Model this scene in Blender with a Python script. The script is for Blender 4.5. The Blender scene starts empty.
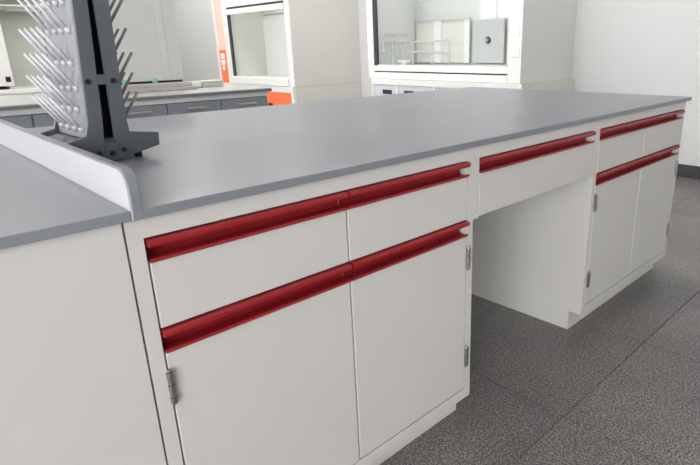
import bpy, bmesh, math, random
from mathutils import Vector, Matrix
random.seed(4)
C = bpy.context.scene.collection
sc = bpy.context.scene

# ------------------------------------------------------------------ camera
cam = bpy.data.cameras.new('camera'); camo = bpy.data.objects.new('camera', cam); C.objects.link(camo)
FPX, PX, PY = 539.62, 63.81, -10.83
cam.sensor_fit = 'HORIZONTAL'; cam.sensor_width = 36.0
cam.lens = FPX / 700 * 36.0
cam.shift_x = -PX / 700; cam.shift_y = PY / 700
cam.clip_start = 0.02; cam.clip_end = 200
R = [[0.6981184522460836, -0.7158345483927383, -0.01454393209888278],
     [-0.22792734488862637, -0.20293820127182413, -0.9522947085417297],
     [0.6787339332061966, 0.6681294678368264, -0.3048331709681958]]
rx, ry, rz_ = Vector(R[0]), Vector(R[1]), Vector(R[2])
M = Matrix((rx, -ry, -rz_)).transposed().to_4x4()
M.translation = Vector((-0.24769, -0.86338, 1.07672))
camo.matrix_world = M
sc.camera = camo

# ------------------------------------------------------------------ world, exposure
w = bpy.data.worlds.new('sky'); sc.world = w; w.use_nodes = True
bg = w.node_tree.nodes['Background']
bg.inputs[0].default_value = (1.0, 0.985, 0.985, 1); bg.inputs[1].default_value = 15.0
vs = sc.view_settings
vs.view_transform = 'Standard'; vs.look = 'None'; vs.gamma = 1.0; vs.use_curve_mapping = False
vs.exposure = 0.0
sc.cycles.max_bounces = 10; sc.cycles.diffuse_bounces = 6; sc.cycles.transparent_max_bounces = 16
sc.cycles.sample_clamp_indirect = 6.0

X0, X1, Y0, Y1, ZC = -3.2, 4.6, -9.0, 10.42, 3.3      # room
NEAR_WIN = [(-5.0, -3.3), (-3.0, -1.3), (1.8, 3.4), (3.8, 5.4), (6.62, 7.7), (8.3, 9.9)]  # windows out of view, spaced for the light; last added for far corner
WSILL = [0.05] * 2 + [0.8] * 2 + [1.70, 2.25]
WZ1 = 2.95
def portal(name, loc, rot, sx, sy):
    l = bpy.data.lights.new(name, 'AREA'); l.shape = 'RECTANGLE'; l.size = sx; l.size_y = sy; l.energy = 1
    l.cycles.is_portal = True
    o = bpy.data.objects.new(name, l); C.objects.link(o); o.location = loc; o.rotation_euler = rot
for (a, b), z in zip(NEAR_WIN, WSILL):
    portal('window_portal', (X0 - 0.21, (a + b) / 2, (z + WZ1) / 2), (0, -math.pi / 2, 0), WZ1 - z, b - a)

# ------------------------------------------------------------------ materials
def mat(name, col, rough=0.5, metal=0.0, spec=0.5, var=0.0, scale=20.0, bump=0.0, bscale=200.0, coat=0.0):
    m = bpy.data.materials.new(name); m.use_nodes = True
    n = m.node_tree.nodes; l = m.node_tree.links; p = n['Principled BSDF']
    p.inputs['Roughness'].default_value = rough; p.inputs['Metallic'].default_value = metal
    p.inputs['Specular IOR Level'].default_value = spec; p.inputs['Coat Weight'].default_value = coat
    g = n.new('ShaderNodeNewGeometry')
    nz = n.new('ShaderNodeTexNoise'); nz.inputs['Scale'].default_value = scale; nz.inputs['Detail'].default_value = 4
    l.new(g.outputs['Position'], nz.inputs['Vector'])
    mr = n.new('ShaderNodeMapRange'); mr.inputs[3].default_value = 1 - var; mr.inputs[4].default_value = 1 + var
    mr.inputs[1].default_value = 0.25; mr.inputs[2].default_value = 0.75
    l.new(nz.outputs['Fac'], mr.inputs[0])
    mx = n.new('ShaderNodeVectorMath'); mx.operation = 'SCALE'; mx.inputs[0].default_value = col
    l.new(mr.outputs[0], mx.inputs['Scale']); l.new(mx.outputs[0], p.inputs['Base Color'])
    if bump:
        nb = n.new('ShaderNodeTexNoise'); nb.inputs['Scale'].default_value = bscale
        l.new(g.outputs['Position'], nb.inputs['Vector'])
        b = n.new('ShaderNodeBump'); b.inputs['Strength'].default_value = bump; b.inputs['Distance'].default_value = 0.002
        l.new(nb.outputs['Fac'], b.inputs['Height']); l.new(b.outputs[0], p.inputs['Normal'])
    return m
def glass_mat(name, tint=(0.93, 0.97, 0.96), rough=0.0, ior=1.5):
    m = bpy.data.materials.new(name); m.use_nodes = True
    n = m.node_tree.nodes; l = m.node_tree.links; n.clear()
    o = n.new('ShaderNodeOutputMaterial'); t = n.new('ShaderNodeBsdfTransparent'); t.inputs[0].default_value = (*tint, 1)
    g = n.new('ShaderNodeBsdfGlossy'); g.inputs['Roughness'].default_value = rough
    lw = n.new('ShaderNodeLayerWeight'); lw.inputs['Blend'].default_value = 0.5
    pw = n.new('ShaderNodeMath'); pw.operation = 'POWER'; pw.inputs[1].default_value = 5.0; l.new(lw.outputs['Facing'], pw.inputs[0])
    f = n.new('ShaderNodeMapRange'); f.inputs[3].default_value = ((ior - 1) / (ior + 1)) ** 2; f.inputs[4].default_value = 1.0; l.new(pw.outputs[0], f.inputs[0])
    x = n.new('ShaderNodeMixShader'); l.new(f.outputs[0], x.inputs[0]); l.new(t.outputs[0], x.inputs[1]); l.new(g.outputs[0], x.inputs[2])
    l.new(x.outputs[0], o.inputs[0]); return m
def granite():
    m = bpy.data.materials.new('granite'); m.use_nodes = True
    n = m.node_tree.nodes; l = m.node_tree.links; p = n['Principled BSDF']
    g = n.new('ShaderNodeNewGeometry')
    a = n.new('ShaderNodeTexNoise'); a.inputs['Scale'].default_value = 170; a.inputs['Detail'].default_value = 3; a.inputs['Roughness'].default_value = 0.7
    v = n.new('ShaderNodeTexVoronoi'); v.inputs['Scale'].default_value = 240
    c = n.new('ShaderNodeTexNoise'); c.inputs['Scale'].default_value = 2.2; c.inputs['Detail'].default_value = 3
    for t in (a, v, c): l.new(g.outputs['Position'], t.inputs['Vector'])
    r = n.new('ShaderNodeValToRGB'); e = r.color_ramp.elements
    e[0].position = 0.36; e[0].color = (0.036, 0.034, 0.033, 1); e[1].position = 0.66; e[1].color = (0.34, 0.325, 0.315, 1)
    k = r.color_ramp.elements.new(0.5); k.color = (0.145, 0.138, 0.134, 1)
    l.new(a.outputs['Fac'], r.inputs[0])
    bw = n.new('ShaderNodeSeparateColor'); l.new(v.outputs['Color'], bw.inputs[0])
    mr = n.new('ShaderNodeMapRange'); mr.inputs[3].default_value = 0.7; mr.inputs[4].default_value = 1.3; l.new(bw.outputs[0], mr.inputs[0])
    oi = n.new('ShaderNodeObjectInfo'); m2 = n.new('ShaderNodeMapRange'); m2.inputs[3].default_value = 0.94; m2.inputs[4].default_value = 1.08; l.new(oi.outputs['Random'], m2.inputs[0])
    m3 = n.new('ShaderNodeMapRange'); m3.inputs[1].default_value = .3; m3.inputs[2].default_value = .7; m3.inputs[3].default_value = 0.85; m3.inputs[4].default_value = 1.15; l.new(c.outputs['Fac'], m3.inputs[0])
    q = n.new('ShaderNodeMath'); q.operation = 'MULTIPLY'; l.new(mr.outputs[0], q.inputs[0]); l.new(m2.outputs[0], q.inputs[1])
    q2 = n.new('ShaderNodeMath'); q2.operation = 'MULTIPLY'; l.new(q.outputs[0], q2.inputs[0]); l.new(m3.outputs[0], q2.inputs[1])
    s = n.new('ShaderNodeVectorMath'); s.operation = 'SCALE'; l.new(r.outputs[0], s.inputs[0]); l.new(q2.outputs[0], s.inputs['Scale'])
    l.new(s.outputs[0], p.inputs['Base Color'])
    p.inputs['Roughness'].default_value = 0.36; p.inputs['Specular IOR Level'].default_value = 0.4
    return m
WHITE = mat('cabinet_powder_coat', (0.505, 0.50, 0.482), 0.42, var=0.015, scale=6, bump=0.03, bscale=900)
EDGE = WHITE
TOP = mat('grey_worktop_resin', (0.185, 0.197, 0.222), 0.34, var=0.05, scale=9, bump=0.02, bscale=500, spec=0.5)
LAVENDER = mat('pale_laminate', (0.46, 0.46, 0.50), 0.4, var=0.02, scale=8)
RED = mat('red_anodised_pull', (0.255, 0.010, 0.014), 0.38, var=0.06, scale=60, spec=0.5)
STEEL = mat('hinge_steel', (0.36, 0.35, 0.34), 0.32, metal=1.0, var=0.06, scale=90)
TILE = granite()
GROUT = mat('dark_grout', (0.06, 0.06, 0.058), 0.8, var=0.1)
WALL = mat('painted_wall', (0.60, 0.60, 0.60), 0.7, var=0.012, scale=2.5)
CEIL = mat('ceiling_paint', (0.82, 0.82, 0.81), 0.8, var=0.01)
BASEB = mat('dark_baseboard', (0.04, 0.04, 0.045), 0.45, var=0.1)
HOOD = mat('hood_white_panel', (0.70, 0.70, 0.685), 0.4, var=0.01)
HOODSIDE = mat('hood_side_panel', (0.68, 0.68, 0.645), 0.45, var=0.015, scale=4)
HOODIN = mat('hood_liner', (0.52, 0.54, 0.50), 0.5, var=0.02)
HOODBACK = mat('hood_baffle', (0.62, 0.63, 0.62), 0.45, var=0.015)
DARK = mat('dark_track', (0.03, 0.034, 0.04), 0.4, var=0.1)
ORANGE = mat('orange_panel', (0.86, 0.16, 0.045), 0.4, var=0.03)
PALEBLUE = mat('pale_blue_door', (0.52, 0.55, 0.60), 0.4, var=0.02)
SLATE = mat('slate_drawer', (0.25, 0.28, 0.315), 0.45, var=0.06, scale=30)
B2TOP = mat('grey_side_bench_top', (0.42, 0.42, 0.41), 0.3, var=0.05, scale=5)
B2EDGE = mat('bench_edge_grey', (0.16, 0.175, 0.19), 0.4, var=0.05)
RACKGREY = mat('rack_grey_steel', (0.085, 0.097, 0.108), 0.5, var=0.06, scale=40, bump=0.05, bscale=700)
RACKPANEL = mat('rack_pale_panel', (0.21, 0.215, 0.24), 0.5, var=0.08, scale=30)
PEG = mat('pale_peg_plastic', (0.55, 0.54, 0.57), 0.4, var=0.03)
PEG_SHADE = mat('shaded_peg_plastic', (0.22, 0.23, 0.24), 0.45, var=0.05)  # same pegs, darkened in colour for the shadow side of the rack
BLACK = mat('black_rubber_and_shade', (0.008, 0.008, 0.009), 0.5, var=0.1)
GLASS = glass_mat('sash_glass', (0.975, 0.985, 0.982))
WGLASS = glass_mat('window_glass', (0.98, 0.98, 0.98), ior=1.3)
FOAM = mat('grey_beige_board', (0.42, 0.39, 0.36), 0.8, var=0.12, scale=40)
TEAL = mat('teal_foam', (0.22, 0.55, 0.47), 0.7, var=0.08)
PANELW = mat('white_sheet', (0.56, 0.56, 0.55), 0.5, var=0.012)
ALU = mat('brushed_handle', (0.62, 0.62, 0.62), 0.35, metal=1.0, var=0.05)
ROD = mat('rod_enamel', (0.50, 0.51, 0.52), 0.35, var=0.05)
BEIGE = mat('beige_panel', (0.60, 0.585, 0.55), 0.5, var=0.03)
GREYBOX = mat('grey_instrument', (0.43, 0.445, 0.45), 0.4, var=0.02)
WFRAME = mat('window_frame_white', (0.8, 0.8, 0.8), 0.4, var=0.01)
SWITCH = mat('white_switch_plastic', (0.82, 0.82, 0.80), 0.35, var=0.01)

# ------------------------------------------------------------------ helpers
class MB:
    def __init__(s): s.bm = bmesh.new()
    def box(s, x0, x1, y0, y1, z0, z1, bev=0.0, seg=1):
        t = bmesh.new()
        vs = [t.verts.new((x, y, z)) for x in (x0, x1) for y in (y0, y1) for z in (z0, z1)]
        for f in ((0, 1, 3, 2), (4, 6, 7, 5), (0, 4, 5, 1), (2, 3, 7, 6), (0, 2, 6, 4), (1, 5, 7, 3)):
            t.faces.new([vs[i] for i in f])
        bmesh.ops.recalc_face_normals(t, faces=t.faces)
        if bev: bmesh.ops.bevel(t, geom=list(t.edges), offset=bev, segments=seg, affect='EDGES', profile=0.5)
        s._merge(t); return s
    def _merge(s, t):
        me = bpy.data.meshes.new('t'); t.to_mesh(me); t.free(); s.bm.from_mesh(me); bpy.data.meshes.remove(me)
    def prism(s, pts, axis, a, b, bev=0.0, seg=1):
        """pts: 2D outline in the two other axes; extruded along axis from a to b"""
        t = bmesh.new()
        def P(p, k):
            if axis == 'x': return (k, p[0], p[1])
            if axis == 'y': return (p[0], k, p[1])
            return (p[0], p[1], k)
        va = [t.verts.new(P(p, a)) for p in pts]; vb = [t.verts.new(P(p, b)) for p in pts]
        n = len(pts)
        t.faces.new(va); t.faces.new(list(reversed(vb)))
        for i in range(n): t.faces.new((va[i], vb[i], vb[(i + 1) % n], va[(i + 1) % n]))
        bmesh.ops.recalc_face_normals(t, faces=t.faces)
        if bev: bmesh.ops.bevel(t, geom=list(t.edges), offset=bev, segments=seg, affect='EDGES', profile=0.5)
        s._merge(t); return s
    def rod(s, p, q, r, r2=None, seg=10):
        p, q = Vector(p), Vector(q); d = q - p
        t = bmesh.new()
        bmesh.ops.create_cone(t, cap_ends=True, segments=seg, radius1=r, radius2=r if r2 is None else r2, depth=d.length)
        m = Vector((0, 0, 1)).rotation_difference(d.normalized()).to_matrix().to_4x4(); m.translation = (p + q) / 2
        bmesh.ops.transform(t, matrix=m, verts=t.verts); s._merge(t); return s
    def ball(s, c, r, sz=(1, 1, 1)):
        t = bmesh.new(); bmesh.ops.create_uvsphere(t, u_segments=10, v_segments=6, radius=r)
        bmesh.ops.transform(t, matrix=Matrix.Translation(c) @ Matrix.Diagonal((*sz, 1)), verts=t.verts); s._merge(t); return s
    def build(s, name, m, parent=None, smooth=False):
        me = bpy.data.meshes.new(name); s.bm.to_mesh(me); s.bm.free()
        me.materials.append(m)
        if smooth:
            for f in me.polygons: f.use_smooth = True
        o = bpy.data.objects.new(name, me); C.objects.link(o)
        if parent is not None: o.parent = parent
        return o
def B(name, m, parent, *a, bev=0.0, seg=1): return MB().box(*a, bev=bev, seg=seg).build(name, m, parent)
def thing(name, label, cat, loc=(0, 0, 0), rz=0.0, group=None):
    o = bpy.data.objects.new(name, None); C.objects.link(o); o.empty_display_size = 0.05
    o.location = loc; o.rotation_euler = (0, 0, rz); return tag(o, label, cat, group)
def tag(o, label, cat, group=None):
    o['label'] = label; o['category'] = cat
    if group: o['group'] = group
    return o
def struct(o, label, cat):
    o['kind'] = 'structure'; o['label'] = label; o['category'] = cat; return o

HOODW, CEILW = 5.0, 28.0
def lamp_at(parent, name, loc, rot, sx, sy, watts, col=(1.0, 0.98, 0.94)):
    l = bpy.data.lights.new(name, 'AREA'); l.shape = 'RECTANGLE'; l.size = sx; l.size_y = sy; l.energy = watts; l.color = col
    o = bpy.data.objects.new(name, l); C.objects.link(o); o.parent = parent; o.location = loc; o.rotation_euler = rot
    return o
# ------------------------------------------------------------------ room
T = 0.2
fl = struct(B('floor', GROUT, None, X0 - T, X1 + T, Y0 - T, Y1 + T, -0.15, -0.004), 'dark grey granite tile floor of the laboratory', 'floor')
TS, TG, TX, TY = 0.6, 0.0025, 1.055, -0.21
cache = {}
ix0, ix1 = math.floor((X0 - TX) / TS), math.ceil((X1 - TX) / TS)
YT = TY - 5 * TS
iy0, iy1 = -5, math.ceil((Y1 - TY) / TS)
tiles = []
for i in range(ix0, ix1):
    for j in range(iy0, iy1):
        a, b = max(TX + i * TS, X0) + TG / 2, min(TX + (i + 1) * TS, X1) - TG / 2
        c, d = max(TY + j * TS, YT) + TG / 2, min(TY + (j + 1) * TS, Y1) - TG / 2
        if b - a < 0.02 or d - c < 0.02: continue
        key = (round(b - a, 3), round(d - c, 3))
        if key not in cache:
            o = MB().box(-(b - a) / 2, (b - a) / 2, -(d - c) / 2, (d - c) / 2, -0.012, 0.0, bev=0.0012).build('tile', TILE, fl)
            cache[key] = o.data
        else:
            o = bpy.data.objects.new('tile', cache[key]); C.objects.link(o); o.parent = fl
        o.location = ((a + b) / 2, (c + d) / 2, 0)
B('tile_field', TILE, fl, X0, X1, Y0, YT, -0.012, 0.0)
struct(B('ceiling', CEIL, None, X0 - T, X1 + T, Y0 - T, Y1 + T, ZC, ZC + 0.15), 'plain white ceiling of the laboratory', 'ceiling')
struct(B('wall_far', WALL, None, X1, X1 + T, Y0 - T, Y1 + T, -0.15, ZC), 'pale grey painted wall behind the fume hoods', 'wall')
struct(B('wall_left', WALL, None, X0 - T, X1, Y1, Y1 + T, -0.15, ZC), 'pale painted wall closing the room at far left', 'wall')
struct(B('baseboard_far', BASEB, None, X1 - 0.014, X1, Y0, 1.76, 0.0, 0.105, bev=0.002), 'black baseboard along the pale wall at right', 'baseboard')
m = MB()
p = Y0 - T
m.box(X0 - T, X0, Y0 - T, Y1, WZ1, ZC)
for (a, b), z in zip(NEAR_WIN, WSILL):
    m.box(X0 - T, X0, p, a, -0.15, WZ1); m.box(X0 - T, X0, a, b, -0.15, z); p = b
m.box(X0 - T, X0, p, Y1, -0.15, WZ1)
struct(m.build('wall_near', WALL), 'pale wall with a row of windows facing the fume hoods', 'wall')
ordn = ('first', 'second', 'third', 'fourth', 'fifth', 'added sixth', 'seventh')
for k, ((a, b), z) in enumerate(zip(NEAR_WIN, WSILL)):
    e = bpy.data.objects.new('window_%d' % (k + 1), None); C.objects.link(e)
    struct(e, 'white framed window facing the fume hoods, %s from the right wall' % ordn[k], 'window')
    f = MB(); mid = (a + b) / 2; zm = (z + WZ1) / 2 if z > 2 else 2.3
    for a0, b0, z0, z1 in ((a, a + .05, z, WZ1), (b - .05, b, z, WZ1), (mid - .03, mid + .03, z, WZ1), (a, b, z, z + .05), (a, b, WZ1 - .05, WZ1), (a, b, zm, zm + .06)):
        f.box(X0 - .12, X0 - .06, a0, b0, z0, z1)
    f.build('window_frame', WFRAME, e)
    for a0, b0 in ((a + .05, mid - .03), (mid + .03, b - .05)):
        for z0, z1 in ((z + .05, zm), (zm + .06, WZ1 - .05)):
            B('pane', WGLASS, e, X0 - .092, X0 - .088, a0, b0, z0, z1)
struct(B('wall_right', WALL, None, X0, X1, Y0 - T, Y0, -0.15, ZC), 'pale painted wall facing the cabinet fronts', 'wall')

LAMPM = bpy.data.materials.new('lamp_diffuser'); LAMPM.use_nodes = True
_p = LAMPM.node_tree.nodes['Principled BSDF']; _p.inputs['Base Color'].default_value = (.9, .9, .88, 1)
_p.inputs['Emission Color'].default_value = (1, .98, .94, 1); _p.inputs['Emission Strength'].default_value = 4.0
for lx, ly, txt in ((2.6, 1.6, 'over the far end of the island'), (2.6, 3.6, 'in front of the centre fume hood'), (2.6, 6.0, 'in front of the hood with orange doors'),
                    (0.4, 4.6, 'over the aisle behind the side bench'), (3.2, 9.2, 'in the far left corner'), (3.2, 7.7, 'between the orange-door hood and the corner')):
    t = thing('added_ceiling_lamp', 'unseen square ceiling fill lamp added ' + txt, 'lamp', (lx, ly, ZC), group='added fill lamps')  # lamps out of view, added to brighten the hoods and far corner
    fr = MB(); fr.box(-.32, .32, -.32, -.30, -.03, 0); fr.box(-.32, .32, .30, .32, -.03, 0); fr.box(-.32, -.30, -.30, .30, -.03, 0); fr.box(.30, .32, -.30, .30, -.03, 0)
    fr.build('lamp_frame', WFRAME, t)
    B('diffuser', LAMPM, t, -.30, .30, -.30, .30, -.02, -.001)
    lamp_at(t, 'fill_light', (0, 0, -.025), (0, 0, 0), .58, .58, CEILW)

# ------------------------------------------------------------------ island bench
H, CB = 0.85, 0.8341
W, KW, m_, mk = 0.8579, 0.6893, 0.026, 0.0244
YB = 1.263
Z1T, Z1B, Z2T, Z2B, ZDB, ZF, ZKB, TOE = 0.7971, 0.7584, 0.6371, 0.5945, 0.1164, 0.0807, 0.6337, 0.0517
GAP = 0.003
def pull_profile(h):
    return [(0.028, h), (-0.004, h), (-0.009, h - .0010), (-0.0105, h - .0040), (-0.0108, h - .0085), (-0.0090, h - .0118), (-0.005, h - .0128), (0.026, h - .0130),
            (0.026, .0030), (-0.0015, .0030), (-0.0025, .0062), (-0.0045, .0070), (-0.0068, .0058), (-0.0072, .0025), (-0.005, 0.0), (0.028, 0.0)]
def pull(parent, x0, x1, z0, z1):
    return MB().prism([(y, z0 + z) for y, z in pull_profile(z1 - z0)], 'x', x0, x1).build('pull_handle', RED, parent)
def front(parent, kind, x0, x1, z0, z1, zt):
    """drawer or door: coated sheet front with a folded edge, and the red pull along its top"""
    p = MB().box(x0, x1, 0.0, 0.019, z0, z1, bev=0.0016, seg=2).build(kind, WHITE, parent)
    if kind == 'drawer':
        pass
    pull(p, x0, x1, z1, zt)
    return p
def hinge(parent, x, zc, side):
    m = MB()
    for k in range(5):
        m.rod((x, -0.0055, zc - .03 + .012 * k), (x, -0.0055, zc - .03 + .012 * k + .0112), .0060 if k % 2 == 0 else .0052, seg=12)
    m.box(x - .0012, x + .0012, -0.006, .004, zc - .03, zc + .03)
    m.ball((x, -0.0055, zc + .031), .0042); m.ball((x, -0.0055, zc - .031), .0042)
    return m.build('hinge', STEEL, parent)
def side_panel(parent, x0, x1, depth, toe=True):
    pts = [(0.0222, ZF), (TOE, ZF), (TOE, 0.0), (depth, 0.0), (depth, CB - .001), (0.0222, CB - .001)]
    return MB().prism(pts, 'x', x0, x1).build('side_panel', WHITE, parent)
DEP = 1.21
def base_cabinet(x, label, hinges):
    t = thing('base_cabinet', label, 'cabinet', (x, 0, 0), group='island base cabinets')
    e = 0.0004
    f = MB()
    f.box(e, m_ - GAP / 2, 0, 0.022, ZF, CB - .001)
    f.box(W - m_ + GAP / 2, W - e, 0, 0.022, ZF, CB - .001)
    f.box(m_ - GAP / 2, W - m_ + GAP / 2, 0, 0.022, Z1T + GAP, CB - .001)
    f.box(m_ - GAP / 2, W - m_ + GAP / 2, 0, 0.022, ZF, ZDB - GAP)
    f.build('face_frame', WHITE, t)
    side_panel(t, e, 0.016, DEP); side_panel(t, W - 0.016, W - e, DEP)
    B('bottom_panel', WHITE, t, 0.016, W - 0.016, 0.022, DEP, ZF, ZF + .016)
    B('back_panel', WHITE, t, 0.016, W - 0.016, DEP - 0.016, DEP, ZF + .016, CB - .001)
    B('inner_panel', WHITE, t, 0.016, W - 0.016, 0.03, 0.04, ZF + .016, CB - .001)
    B('toe_kick', WHITE, t, 0.016, W - 0.016, TOE, TOE + .016, 0.0, ZF)
    s = W / 2
    xl0, xl1, xr0, xr1 = m_ + .002, s - .002, s + .002, W - m_ - .001
    for a, b in ((xl0, xl1), (xr0, xr1)):
        front(t, 'drawer', a, b, Z2T + GAP, Z1B, Z1T)
        front(t, 'door', a, b, ZDB, Z2B, Z2T)
    for hx, hz in ((xl0 - .0015, .53), (xl0 - .0015, .225), (xr1 + .0015, .53), (xr1 + .0015, .225)):
        hinge(t, hx, hz, 1)
    return t
base_cabinet(0.0, 'near off-white double-door cabinet with red pulls, left of the knee space', None)
base_cabinet(W + KW, 'far off-white double-door cabinet with red pulls, right of the knee space', None)

# knee-space drawer unit
k = thing('knee_drawer_unit', 'single wide off-white drawer with red pull hung over the knee space', 'drawer unit', (W, 0, 0))
e = .0006
f = MB()
f.box(e, mk - GAP / 2, 0, .022, ZKB, CB - .001); f.box(KW - mk + GAP / 2, KW - e, 0, .022, ZKB, CB - .001)
f.box(mk - GAP / 2, KW - mk + GAP / 2, 0, .022, Z1T + GAP, CB - .001)
f.build('face_frame', WHITE, k)
B('side_panel', WHITE, k, e, .016, .022, .58, ZKB, CB - .001); B('side_panel', WHITE, k, KW - .016, KW - e, .022, .58, ZKB, CB - .001)
B('back_panel', WHITE, k, .016, KW - .016, .564, .58, ZKB, CB - .001)
d = front(k, 'drawer', mk + .002, KW - mk - .001, ZKB + .004, Z1B, Z1T)
B('drawer_box', WHITE, d, .03, KW - .03, .026, .55, ZKB + .01, Z1B)
# worktops and upstand
tag(B('island_worktop', TOP, None, 0.0275, 2.4401, -0.011, YB, CB, H, bev=.0014, seg=2), 'long grey resin worktop over the red-handled cabinets', 'worktop')
tag(B('side_worktop', TOP, None, -1.9, 0.0098, -0.011, YB, CB, H, bev=.0014, seg=2), 'grey worktop left of the pale upstand', 'worktop')
UZ, UR = 0.9125, 0.032
u = thing('worktop_upstand', 'low pale upstand with rounded front corner dividing the two worktops', 'upstand', (0, 0, 0))
pts = [(-0.0115, CB), (YB, CB), (YB, UZ)] + [(-0.0115 + UR - UR * math.sin(a), UZ - UR + UR * math.cos(a)) for a in [i * math.pi / 16 for i in range(9)]]
MB().prism(pts, 'x', 0.0125, 0.0272, bev=.0010).build('core', TOP, u)
UR2 = UR - .002
pts = [(-0.0105, CB + .001), (YB, CB + .001), (YB, UZ - .0025)] + [(-0.0105 + UR2 - UR2 * math.sin(a), UZ - .0025 - UR2 + UR2 * math.cos(a)) for a in [i * math.pi / 16 for i in range(9)]]
MB().prism(pts, 'x', 0.0102, 0.0124).build('face_sheet', LAVENDER, u)
lc = thing('plain_cabinet', 'plain off-white cabinet with blank front under the left worktop', 'cabinet', (-1.85, 0, 0))
B('front_panel', WHITE, lc, 0.0, 1.8475, 0.0, 0.02, ZF, CB - .001, bev=.0012)
side_panel(lc, 1.831, 1.8472, DEP).location.y = 0.019
side_panel(lc, 0.001, 0.017, DEP).location.y = 0.019
B('back_panel', WHITE, lc, .017, 1.831, DEP, DEP + .016, 0.0, CB - .001)
B('toe_kick', WHITE, lc, .017, 1.831, TOE + .02, TOE + .036, 0.0, ZF)

# ------------------------------------------------------------------ draining rack on the island
RK = thing('draining_rack', 'dark grey two-sided draining rack with pale pegs standing by the upstand', 'draining rack', (0.126, 0.425, H), math.radians(2))
LEN = 0.225
def hw(z): return 0.0385 - 0.018 * (z - .075)
def sw(z): return 0.0108 - 0.017 * (z - .075)
def cz(z): return 0.002 + 0.040 * (z - .05)
TOPZ = 0.62
def end_plate(y0, y1):
    m = MB()
    foot = [(-.088, .018), (-.022, .006), (.022, .006), (.104, .025), (.106, .053), (.044, .062), (cz(.09) + hw(.09), .09), (cz(.09) + sw(.09), .09), (sw(.04), .042), (-sw(.04), .042), (cz(.09) - sw(.09), .09), (cz(.09) - hw(.09), .09), (-.044, .060), (-.090, .048)]
    m.prism(foot, 'y', y0, y1)
    for s in (-1, 1):
        m.prism([(cz(.09) + s * sw(.09), .09), (cz(.09) + s * hw(.09), .09), (cz(TOPZ) + s * hw(TOPZ), TOPZ), (cz(TOPZ) + s * sw(TOPZ), TOPZ)], 'y', y0, y1)
    for z in (.165, .40, .60):
        m.prism([(cz(z) - sw(z), z), (cz(z) + sw(z), z), (cz(z + .02) + sw(z + .02), z + .02), (cz(z + .02) - sw(z + .02), z + .02)], 'y', y0 + .001, y1)
    return m.build('end_plate', RACKGREY, RK)
for y0, y1 in ((0.0, 0.012), (LEN - .012, LEN)):
    ep = end_plate(y0, y1)
    yy = y0 - .0001 if y0 == 0 else y1
    s = -1 if y0 == 0 else 1
    B('foot_bracket', RACKGREY, ep, -.013, .013, min(yy, yy + s * .003), max(yy, yy + s * .003), .004, .040, bev=.001)
    for sx, sz, off in ((-.0205, .172, 0), (.0285, .172, 0), (-.024, .022, 0), (.026, .024, 0), (0, .020, .003)):
        MB().rod((sx, yy + s * off, sz), (sx, yy + s * (off + .004), sz), .0058, .0045, seg=12).build('screw', BLACK, ep)
for s in (-1, 1):
    pts = [(cz(z) + s * (hw(z) - o), z) for z, o in ((.052, .001), (TOPZ, .001), (TOPZ, .005), (.052, .005))]
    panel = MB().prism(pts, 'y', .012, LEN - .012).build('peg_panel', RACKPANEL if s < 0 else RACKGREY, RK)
    me = None
    rows = [.068, .110, .154, .205, .27, .325, .38, .43, .48, .53, .58]
    for r, z in enumerate(rows):
        for c in range(4):
            if me is None:
                a, b = s * .049, .073
                pm = MB().rod((0, 0, 0), (a, 0, b), .0034, .0030, seg=10).ball((a, 0, b), .0030).rod((-s * .001, 0, -.001), (s * .006, 0, .009), .0058, .0042, seg=10)
                po = pm.build('peg', PEG if s < 0 else PEG_SHADE, panel, smooth=True); me = po.data
            else:
                po = bpy.data.objects.new('peg', me); C.objects.link(po); po.parent = panel
            po.location = (cz(z) + s * (hw(z) - .001), .042 + c * .044 + (.012 if r % 2 else 0), z)
MB().prism([(-.082, .022), (.092, .022), (.094, .040), (.046, .050), (-.046, .050), (-.084, .040)], 'y', .012, LEN - .012).build('drip_tray', RACKGREY, RK)
MB().prism([(-.030, .051), (.030, .051), (cz(.6) + .024, .60), (cz(.6) - .024, .60)], 'y', .045, LEN - .045).build('slot_dark_filler', BLACK, RK)  # black filler gives the shade inside the end-plate slots
B('top_cap', RACKGREY, RK, cz(TOPZ) - .028, cz(TOPZ) + .028, 0, LEN, TOPZ, TOPZ + .012, bev=.002)
for fx, fz in ((-.066, .012), (.064, .010)):
    for fy in (.022, LEN - .036):
        B('foot_pad', BLACK, RK, fx - .007, fx + .007, fy, fy + .014, 0.0, fz + .012, bev=.001)

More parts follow.
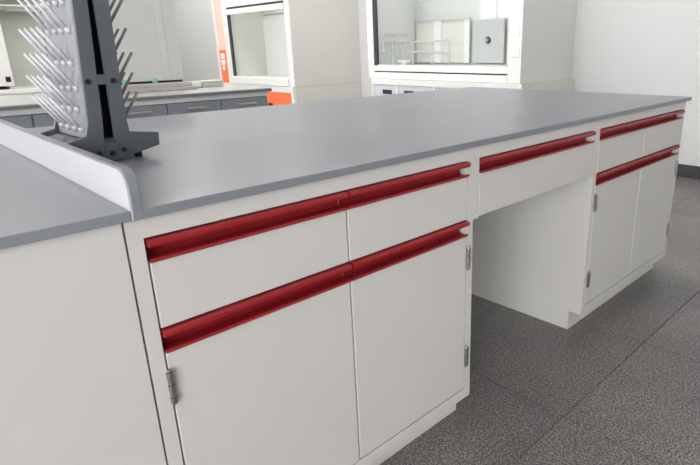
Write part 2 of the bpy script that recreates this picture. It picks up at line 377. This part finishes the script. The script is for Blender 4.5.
# ------------------------------------------------------------------ side bench behind the island
b2y, b2h = 2.25, 0.855
sb = thing('side_bench', 'grey-topped bench with slate drawers standing behind the island', 'bench', (0, b2y, 0))
B('bench_top', B2TOP, sb, -2.0, 1.645, 0.0, 0.80, b2h - .006, b2h, bev=.001)
B('top_edge', B2EDGE, sb, -2.0, 1.645, 0.001, 0.799, b2h - .020, b2h - .006)
B('apron', HOOD, sb, -1.98, 1.625, 0.02, 0.78, b2h - .048, b2h - .020)
B('body', SLATE, sb, -1.95, 1.622, 0.045, 0.76, 0.10, b2h - .048)
B('plinth', SLATE, sb, -1.95, 1.622, 0.09, 0.72, 0.0, 0.10)
x = 1.625
n = 0
while x > -1.6:
    dr = B('drawer', SLATE, sb, x - .318, x - .003, 0.025, 0.045, b2h - .215, b2h - .052, bev=.002)
    h = MB()
    xc = x - .16
    for q in (-.05, .05): h.rod((xc + q, .025, b2h - .085), (xc + q, 0.0, b2h - .085), .005, seg=8)
    h.rod((xc - .062, 0.0, b2h - .085), (xc + .062, 0.0, b2h - .085), .0055, seg=8)
    h.build('bar_handle', ALU, dr)
    do = B('door', SLATE, sb, x - .318, x - .003, 0.025, 0.045, .11, b2h - .22, bev=.002)
    h = MB()
    for q in (.30, .40): h.rod((x - .03, .025, .2 + q), (x - .03, 0.0, .2 + q), .005, seg=8)
    h.rod((x - .03, 0, .49), (x - .03, 0, .61), .0055, seg=8)
    h.build('bar_handle', ALU, do)
    x -= .32
# things on the side bench
zb = b2h
tag(B('foam_board', FOAM, None, 0.62, 1.30, b2y + .30, b2y + .66, zb, zb + .022, bev=.003), 'lower grey-beige board of the pile on the side bench', 'board', 'boards on the side bench')
tag(B('foam_board', FOAM, None, 0.64, 1.275, b2y + .31, b2y + .65, zb + .022, zb + .045, bev=.003), 'upper grey-beige board of the pile on the side bench', 'board', 'boards on the side bench')
pn = thing('wrapped_panel', 'tall white panel with teal foam corners standing on the grey boards', 'panel', (0, b2y + .42, zb + .045))
B('sheet', PANELW, pn, 0.70, 1.150, 0.0, .03, .012, .80, bev=.002)
B('edge_strip', PANELW, pn, 1.150, 1.195, -.004, .034, .012, .80, bev=.003)
B('side_band', PANELW, pn, 1.195, 1.272, 0.004, .034, .012, .80, bev=.002)
B('bottom_gap_strip', BLACK, pn, 0.72, 1.262, .002, .028, .0, .012)  # black strip fills the gap under the sheet
for xx in (.90, 1.075): B('foam_corner', TEAL, pn, xx, xx + .03, -.012, .040, -.0, .030, bev=.006, seg=2)
wb = thing('carton', 'small white open box on the side bench beside the boards', 'box', (1.345, b2y + .42, zb))
m = MB(); m.box(-.035, .035, 0, .06, 0, .004); m.box(-.035, -.031, 0, .06, 0, .036); m.box(.031, .035, 0, .06, 0, .036); m.box(-.031, .031, 0, .004, 0, .036); m.box(-.031, .031, .056, .06, 0, .036)
m.build('box_body', SWITCH, wb); B('box_lid', SWITCH, wb, -.037, .037, .03, .062, .036, .040)
gb = thing('flat_case', 'flat greenish-grey case on the side bench near the orange column', 'case', (1.47, b2y + .43, zb))
B('case_body', HOODIN, gb, -.072, .072, 0, .10, 0, .026, bev=.003); B('case_lid', HOODIN, gb, -.074, .074, -.002, .102, .028, .042, bev=.003); B('gasket', GREYBOX, gb, -.07, .07, .002, .098, .026, .028)
hd = thing('tap_valve', 'small white service tap at the far left of the side bench', 'tap', (0.26, b2y + .42, zb))
MB().rod((0, 0, 0), (0, 0, .045), .012, .010, seg=12).rod((0, 0, 0), (0, 0, .006), .02, seg=14).build('stem', SWITCH, hd)
MB().rod((0, 0, .04), (.0, -.05, .05), .006, seg=8).rod((0, -.05, .05), (0, -.055, .03), .005, seg=8).build('spout', SWITCH, hd)
MB().rod((-.022, 0, .05), (.022, 0, .05), .006, seg=8).build('handle', SWITCH, hd)

# ------------------------------------------------------------------ fume hoods along the far wall (front faces -x)
def switch(parent, x, y, z, w_=.075, h_=.075):
    p = MB().box(x - .008, x, y - w_ / 2, y + w_ / 2, z - h_ / 2, z + h_ / 2, bev=.002).build('switch_plate', SWITCH, parent)
    MB().box(x - .012, x - .008, y - w_ / 4, y + w_ / 4, z - h_ / 4, z + h_ / 4, bev=.001).build('switch_key', HOOD, p)
    return p
XB = X1 - 0.002
def hood(name, label, xf, y0, y1, oy0, oy1, zb_, zs, depth, lower, LIN):
    t = thing(name, label, 'fume hood', (0, 0, 0))
    ZT = 2.45
    B('side_panel', HOODSIDE, t, xf + .0302, XB, y0, y0 + .02, zb_, ZT, bev=.001)
    B('side_panel', HOODSIDE, t, xf + .0302, XB, y1 - .02, y1, zb_, ZT, bev=.001)
    B('back_liner', HOODIN, t, XB - .02, XB, y0 + .02, y1 - .02, zb_, ZT)
    B('inner_liner', LIN, t, xf + .0302, XB - .02, oy0 - .03, oy0 - .02, zs, 2.1)
    B('inner_liner', LIN, t, xf + .0302, XB - .02, oy1 + .02, oy1 + .03, zs, 2.1)
    if lower: B('baffle', HOODBACK, t, xf + depth, xf + depth + .01, oy0 - .02, oy1 + .02, zs, 1.55)
    B('baffle', HOODBACK, t, xf + depth + .02, xf + depth + .03, oy0 - .02, oy1 + .02, 1.56 if lower else zs + .02, 2.1)
    B('inner_ceiling', HOODIN, t, xf + .0302, XB - .02, oy0 - .02, oy1 + .02, 2.1, 2.12)
    B('roof', HOOD, t, xf + .0302, XB, y0 + .02, y1 - .02, ZT - .02, ZT)
    B('worktop', HOOD, t, xf + .0302, XB - .02, y0 + .02, y1 - .02, zb_, zs)
    B('worktop_lip', HOOD, t, xf + .012, xf + .0302, oy0 - .004, oy1 + .05, zb_, zs)
    B('front_post', HOOD, t, xf, xf + .03, y0, oy0 - .004, zb_, ZT, bev=.002)
    B('front_post', HOOD, t, xf, xf + .03, oy1 + .05, y1, zb_, ZT, bev=.002)
    B('sash_track', DARK, t, xf + .006, xf + .03, oy1, oy1 + .05, zs, 2.1)
    lp = B('hood_lamp', SWITCH, t, xf + .20, xf + .32, oy0 + .2, oy1 - .2, 2.06, 2.0995, bev=.004)
    lamp_at(lp, 'hood_tube', (xf + .26, (oy0 + oy1) / 2, 2.055), (0, 0, 0), .10, oy1 - oy0 - .45, HOODW)
    return t
# centre hood with lowered glass sash
xf = 3.73
h2 = hood('fume_hood', 'white fume hood with lowered glass sash behind the middle of the island', xf, 1.772, 3.70, 1.91, 3.56, 0.785, 0.885, 0.62, False, HOODBACK)
B('sill', HOOD, h2, xf - .004, xf + .05, 1.906, 3.61, 0.785, 0.848, bev=.003)
B('sill_gap', DARK, h2, xf + .012, xf + .05, 1.93, 3.61, 0.848, 0.860)
sa = B('sash_frame', HOOD, h2, xf + .002, xf + .03, 1.906, 3.61, 0.860, 0.915, bev=.002)
B('sash_seal', PALEBLUE, sa, xf + .010, xf + .026, 1.93, 3.56, 0.915, 0.926)
B('sash_glass', GLASS, sa, xf + .014, xf + .019, 1.912, 3.558, 0.926, 1.98)
B('header', HOOD, h2, xf, xf + .10, 1.906, 3.61, 1.98, 2.45, bev=.002)
switch(h2, xf, 1.838, 1.215, .085, .095); switch(h2, xf, 1.838, 1.05, .085, .095)
switch(h2, xf, 3.657, 1.17, .07, .085); switch(h2, xf, 3.657, 1.03, .07, .085)
MB().box(xf - .001, xf + .012, 1.90, 1.90 + .05, .850, .858).build('sill_clip', BLACK, h2)
# base under the centre hood
hb = thing('hood_base_cabinet', 'white-framed cabinet with pale blue doors under the centre fume hood', 'cabinet', (0, 0, 0))
fx = xf - .03
B('top_rail', HOOD, hb, fx, fx + .03, 1.735, 3.625, .725, .783, bev=.001)
for y in (1.735, 2.215, 2.71, 3.225, 3.60): B('frame_post', HOOD, hb, fx, fx + .03, y, y + .025, 0.0, .725)
B('side_panel', HOODSIDE, hb, fx + .03, XB, 1.735, 1.755, 0.0, .783); B('side_panel', HOODSIDE, hb, fx + .03, XB, 3.605, 3.625, 0.0, .783)
B('top_panel', HOOD, hb, fx + .03, XB, 1.755, 3.605, .765, .783)
ys = (1.735, 2.215, 2.71, 3.225, 3.60)
for a, b in zip(ys[:-1], ys[1:]):
    do = B('door', PALEBLUE, hb, fx + .008, fx + .026, a + .027, b - .002, .06, .722, bev=.001)
    yc = a + .36 if a < 3 else 3.39
    B('recess_pull', BLACK, do, fx + .004, fx + .008, yc - .07, yc + .07, .63, .675, bev=.001)
# contents of the centre hood
bb = B('lower_baffle', BEIGE, h2, 4.33, 4.342, 2.80, 3.562, 0.93, 1.37, bev=.002)
B('baffle_rail', ROD, bb, 4.318, 4.33, 2.80, 3.562, 1.358, 1.372)
B('baffle_strip', HOOD, bb, 4.322, 4.33, 3.19, 3.29, 0.93, 1.358)
B('baffle_strip', HOOD, bb, 4.322, 4.33, 2.80, 2.87, 0.93, 1.358)
gb_ = B('access_panel', GREYBOX, h2, 4.31, 4.342, 2.36, 2.745, 0.93, 1.34, bev=.003)
MB().rod((4.31, 2.55, 1.15), (4.302, 2.55, 1.15), .034, seg=20).build('dial_ring', DARK, gb_)
MB().rod((4.302, 2.55, 1.15), (4.285, 2.55, 1.15), .021, .018, seg=16).build('dial', STEEL, gb_)
B('lower_baffle', BEIGE, h2, 4.33, 4.342, 1.90, 2.34, 0.93, 1.34, bev=.002)
B('liner_ledge', ROD, h2, 4.26, 4.342, 1.90, 3.562, 0.886, 0.915)
lt = thing('rod_lattice', 'thin grey rod lattice against the left side wall inside the centre hood', 'lattice', (3.95, 3.49, 0.885))
m = MB()
m.rod((-.05, 0, 0.02), (-.05, 0, .345), .008, seg=8); m.build('upright', ROD, lt)
MB().rod((.11, 0, 0.02), (.11, 0, .25), .008, seg=8).build('upright', ROD, lt)
for z in (.34, .262): MB().rod((-.19, -.01, z), (.15, -.01, z), .008, seg=8).build('cross_rod', ROD, lt)
MB().rod((-.19, -.01, .262), (-.19, -.01, .17), .008, seg=8).build('hook_rod', ROD, lt)
for x, z in ((.14, .335), (.14, .262), (-.05, .34), (-.19, .17), (.06, .262)): MB().ball((x, -.012, z), .016).build('clamp', ROD, lt)
MB().rod((-.05, 0, 0), (-.05, 0, .02), .04, seg=16).build('base', ROD, lt)
MB().rod((.11, 0, 0), (.11, 0, .02), .04, seg=16).build('base', ROD, lt)
st = thing('rod_stand', 'low pale rod frame before the beige baffle inside the centre hood', 'stand', (4.10, 3.0, 0.885))
for y in (.39, .11, -.12): MB().rod((0, y, 0), (0, y, .262 if y > 0 else .255), .009, seg=8).build('leg', ROD, st)
MB().rod((0, .39, .262), (0, .11, .262), .009, seg=8).rod((0, .11, .262), (0, -.09, .278), .009, seg=8).rod((0, -.09, .278), (0, -.12, .25), .009, seg=8).build('top_rod', ROD, st)
MB().rod((0, .44, .16), (0, -.12, .155), .010, seg=8).build('cross_rod', ROD, st)
cp = thing('cup_sink', 'small white oval cup sink on the floor of the centre hood', 'sink', (3.92, 3.34, 0.885))
MB().rod((0, 0, 0), (0, 0, .06), .03, .035, seg=20).rod((0, 0, .06), (0, 0, .082), .06, .075, seg=20).build('rim', SWITCH, cp)
MB().rod((0, 0, .0821), (0, 0, .0832), .055, .055, seg=20).build('bowl', HOODIN, cp)

# left-hand hood on the far wall, sash raised
xg = 3.55
h1 = hood('fume_hood', 'white fume hood with raised sash and orange control column', xg, 4.86, 6.74, 4.965, 6.30, 0.66, 0.74, 0.52, True, HOODIN)
B('sill', HOOD, h1, xg - .03, xg + .04, 4.96, 6.36, .66, .755, bev=.004)
B('sash_header', HOOD, h1, xg, xg + .03, 4.96, 6.36, 1.64, 2.1, bev=.002)
B('header', HOOD, h1, xg, xg + .10, 4.96, 6.36, 2.1, 2.45, bev=.002)
B('sash_gap', DARK, h1, xg + .012, xg + .04, 4.96, 6.36, 1.612, 1.640)
B('sash_bar', HOOD, h1, xg - .012, xg + .03, 4.97, 6.36, 1.545, 1.612, bev=.004)
MB().box(xg - .004, xg, 6.48, 6.67, .66, 1.10).build('control_strip', ORANGE, h1)
GLARE_PINK = mat('orange_panel_glare', (0.86, 0.52, 0.44), 0.35, var=0.02)  # glare on the orange column painted in as paler pink
MB().box(xg - .004, xg, 6.48, 6.67, 1.105, 1.72).build('control_panel', GLARE_PINK, h1)
MB().box(xg - .004, xg, 6.48, 6.67, 1.725, 2.2).build('control_panel', GLARE_PINK, h1)
for z in (1.02, .935): switch(h1, xg - .004, 6.57, z, .10, .07)
MB().rod((xg - .004, 6.57, .86), (xg - .012, 6.57, .86), .035, seg=16).build('socket', SWITCH, h1)
hb1 = thing('hood_base_cabinet', 'cabinet with orange doors under the hood with raised sash', 'cabinet', (0, 0, 0))
fx = xg - .02
B('top_rail', HOOD, hb1, fx, fx + .03, 4.87, 6.73, .585, .658, bev=.001)
B('side_panel', HOODSIDE, hb1, fx + .03, XB, 4.862, 4.882, 0, .658); B('side_panel', HOODSIDE, hb1, fx + .03, XB, 6.71, 6.73, 0, .658)
B('frame_post', HOOD, hb1, fx, fx + .03, 4.87, 4.92, 0, .585); B('frame_post', HOOD, hb1, fx, fx + .03, 6.68, 6.73, 0, .585)
for a, b in ((4.922, 5.51), (5.513, 6.09), (6.093, 6.678)):
    do = B('door', ORANGE, hb1, fx + .006, fx + .026, a, b, .06, .582, bev=.001)
    B('recess_pull', BLACK, do, fx + .003, fx + .006, b - .14, b - .04, .40, .44)

# free-standing hood at far left (front faces -y)
yf = 7.12
h3 = thing('fume_hood', 'fume hood with open grey-green chamber at far left behind the side bench', 'fume hood', (0, 0, 0))
XA, XE, YR = 0.90, 2.40, 7.98
B('front_post', HOOD, h3, XA, 1.16, yf, yf + .10, 0.73, 2.45, bev=.002)
B('front_post', HOOD, h3, 2.25, XE, yf, yf + .10, 0.73, 2.45, bev=.002)
B('side_panel', HOODSIDE, h3, XA, XA + .02, yf + .10, YR, .69, 2.45); B('side_panel', HOODSIDE, h3, XE - .02, XE, yf + .10, YR, .69, 2.45)
B('back_liner', HOODIN, h3, XA + .02, XE - .02, YR - .03, YR, .69, 2.45)
B('inner_liner', HOODIN, h3, 1.12, 1.13, yf + .10, YR - .03, .69, 2.3); B('inner_liner', HOODIN, h3, 2.28, 2.29, yf + .10, YR - .03, .69, 2.3)
B('inner_ceiling', HOOD, h3, 1.13, 2.28, yf + .10, YR - .03, 1.62, 1.64)
B('worktop', HOOD, h3, XA, XE, yf - .01, YR - .03, .64, .69, bev=.003)
B('header', HOOD, h3, 1.16, 2.25, yf, yf + .10, 1.75, 2.45, bev=.002)
lp = B('hood_lamp', SWITCH, h3, 1.3, 2.1, yf + .3, yf + .42, 1.585, 1.6195, bev=.004)
lamp_at(lp, 'hood_tube', (1.7, yf + .36, 1.58), (0, 0, 0), .7, .1, HOODW * .5)
B('lock_plate', BLACK, h3, 1.085, 1.135, yf - .004, yf, .775, .835)
hb3 = thing('hood_base_cabinet', 'white cabinet under the fume hood at far left behind the side bench', 'cabinet', (0, 0, 0))
B('body', HOOD, hb3, XA + .01, XE - .01, yf + .02, YR, 0, .64)
for i in range(3):
    a = XA + .02 + i * .488
    do = B('door', HOOD, hb3, a, a + .482, yf, yf + .02, .08, .62, bev=.002)
    MB().rod((a + .48, yf - .02, .40), (a + .48, yf - .02, .52), .006, seg=8).rod((a + .48, yf - .02, .41), (a + .48, yf, .41), .005, seg=8).rod((a + .48, yf - .02, .51), (a + .48, yf, .51), .005, seg=8).build('bar_handle', STEEL, do)
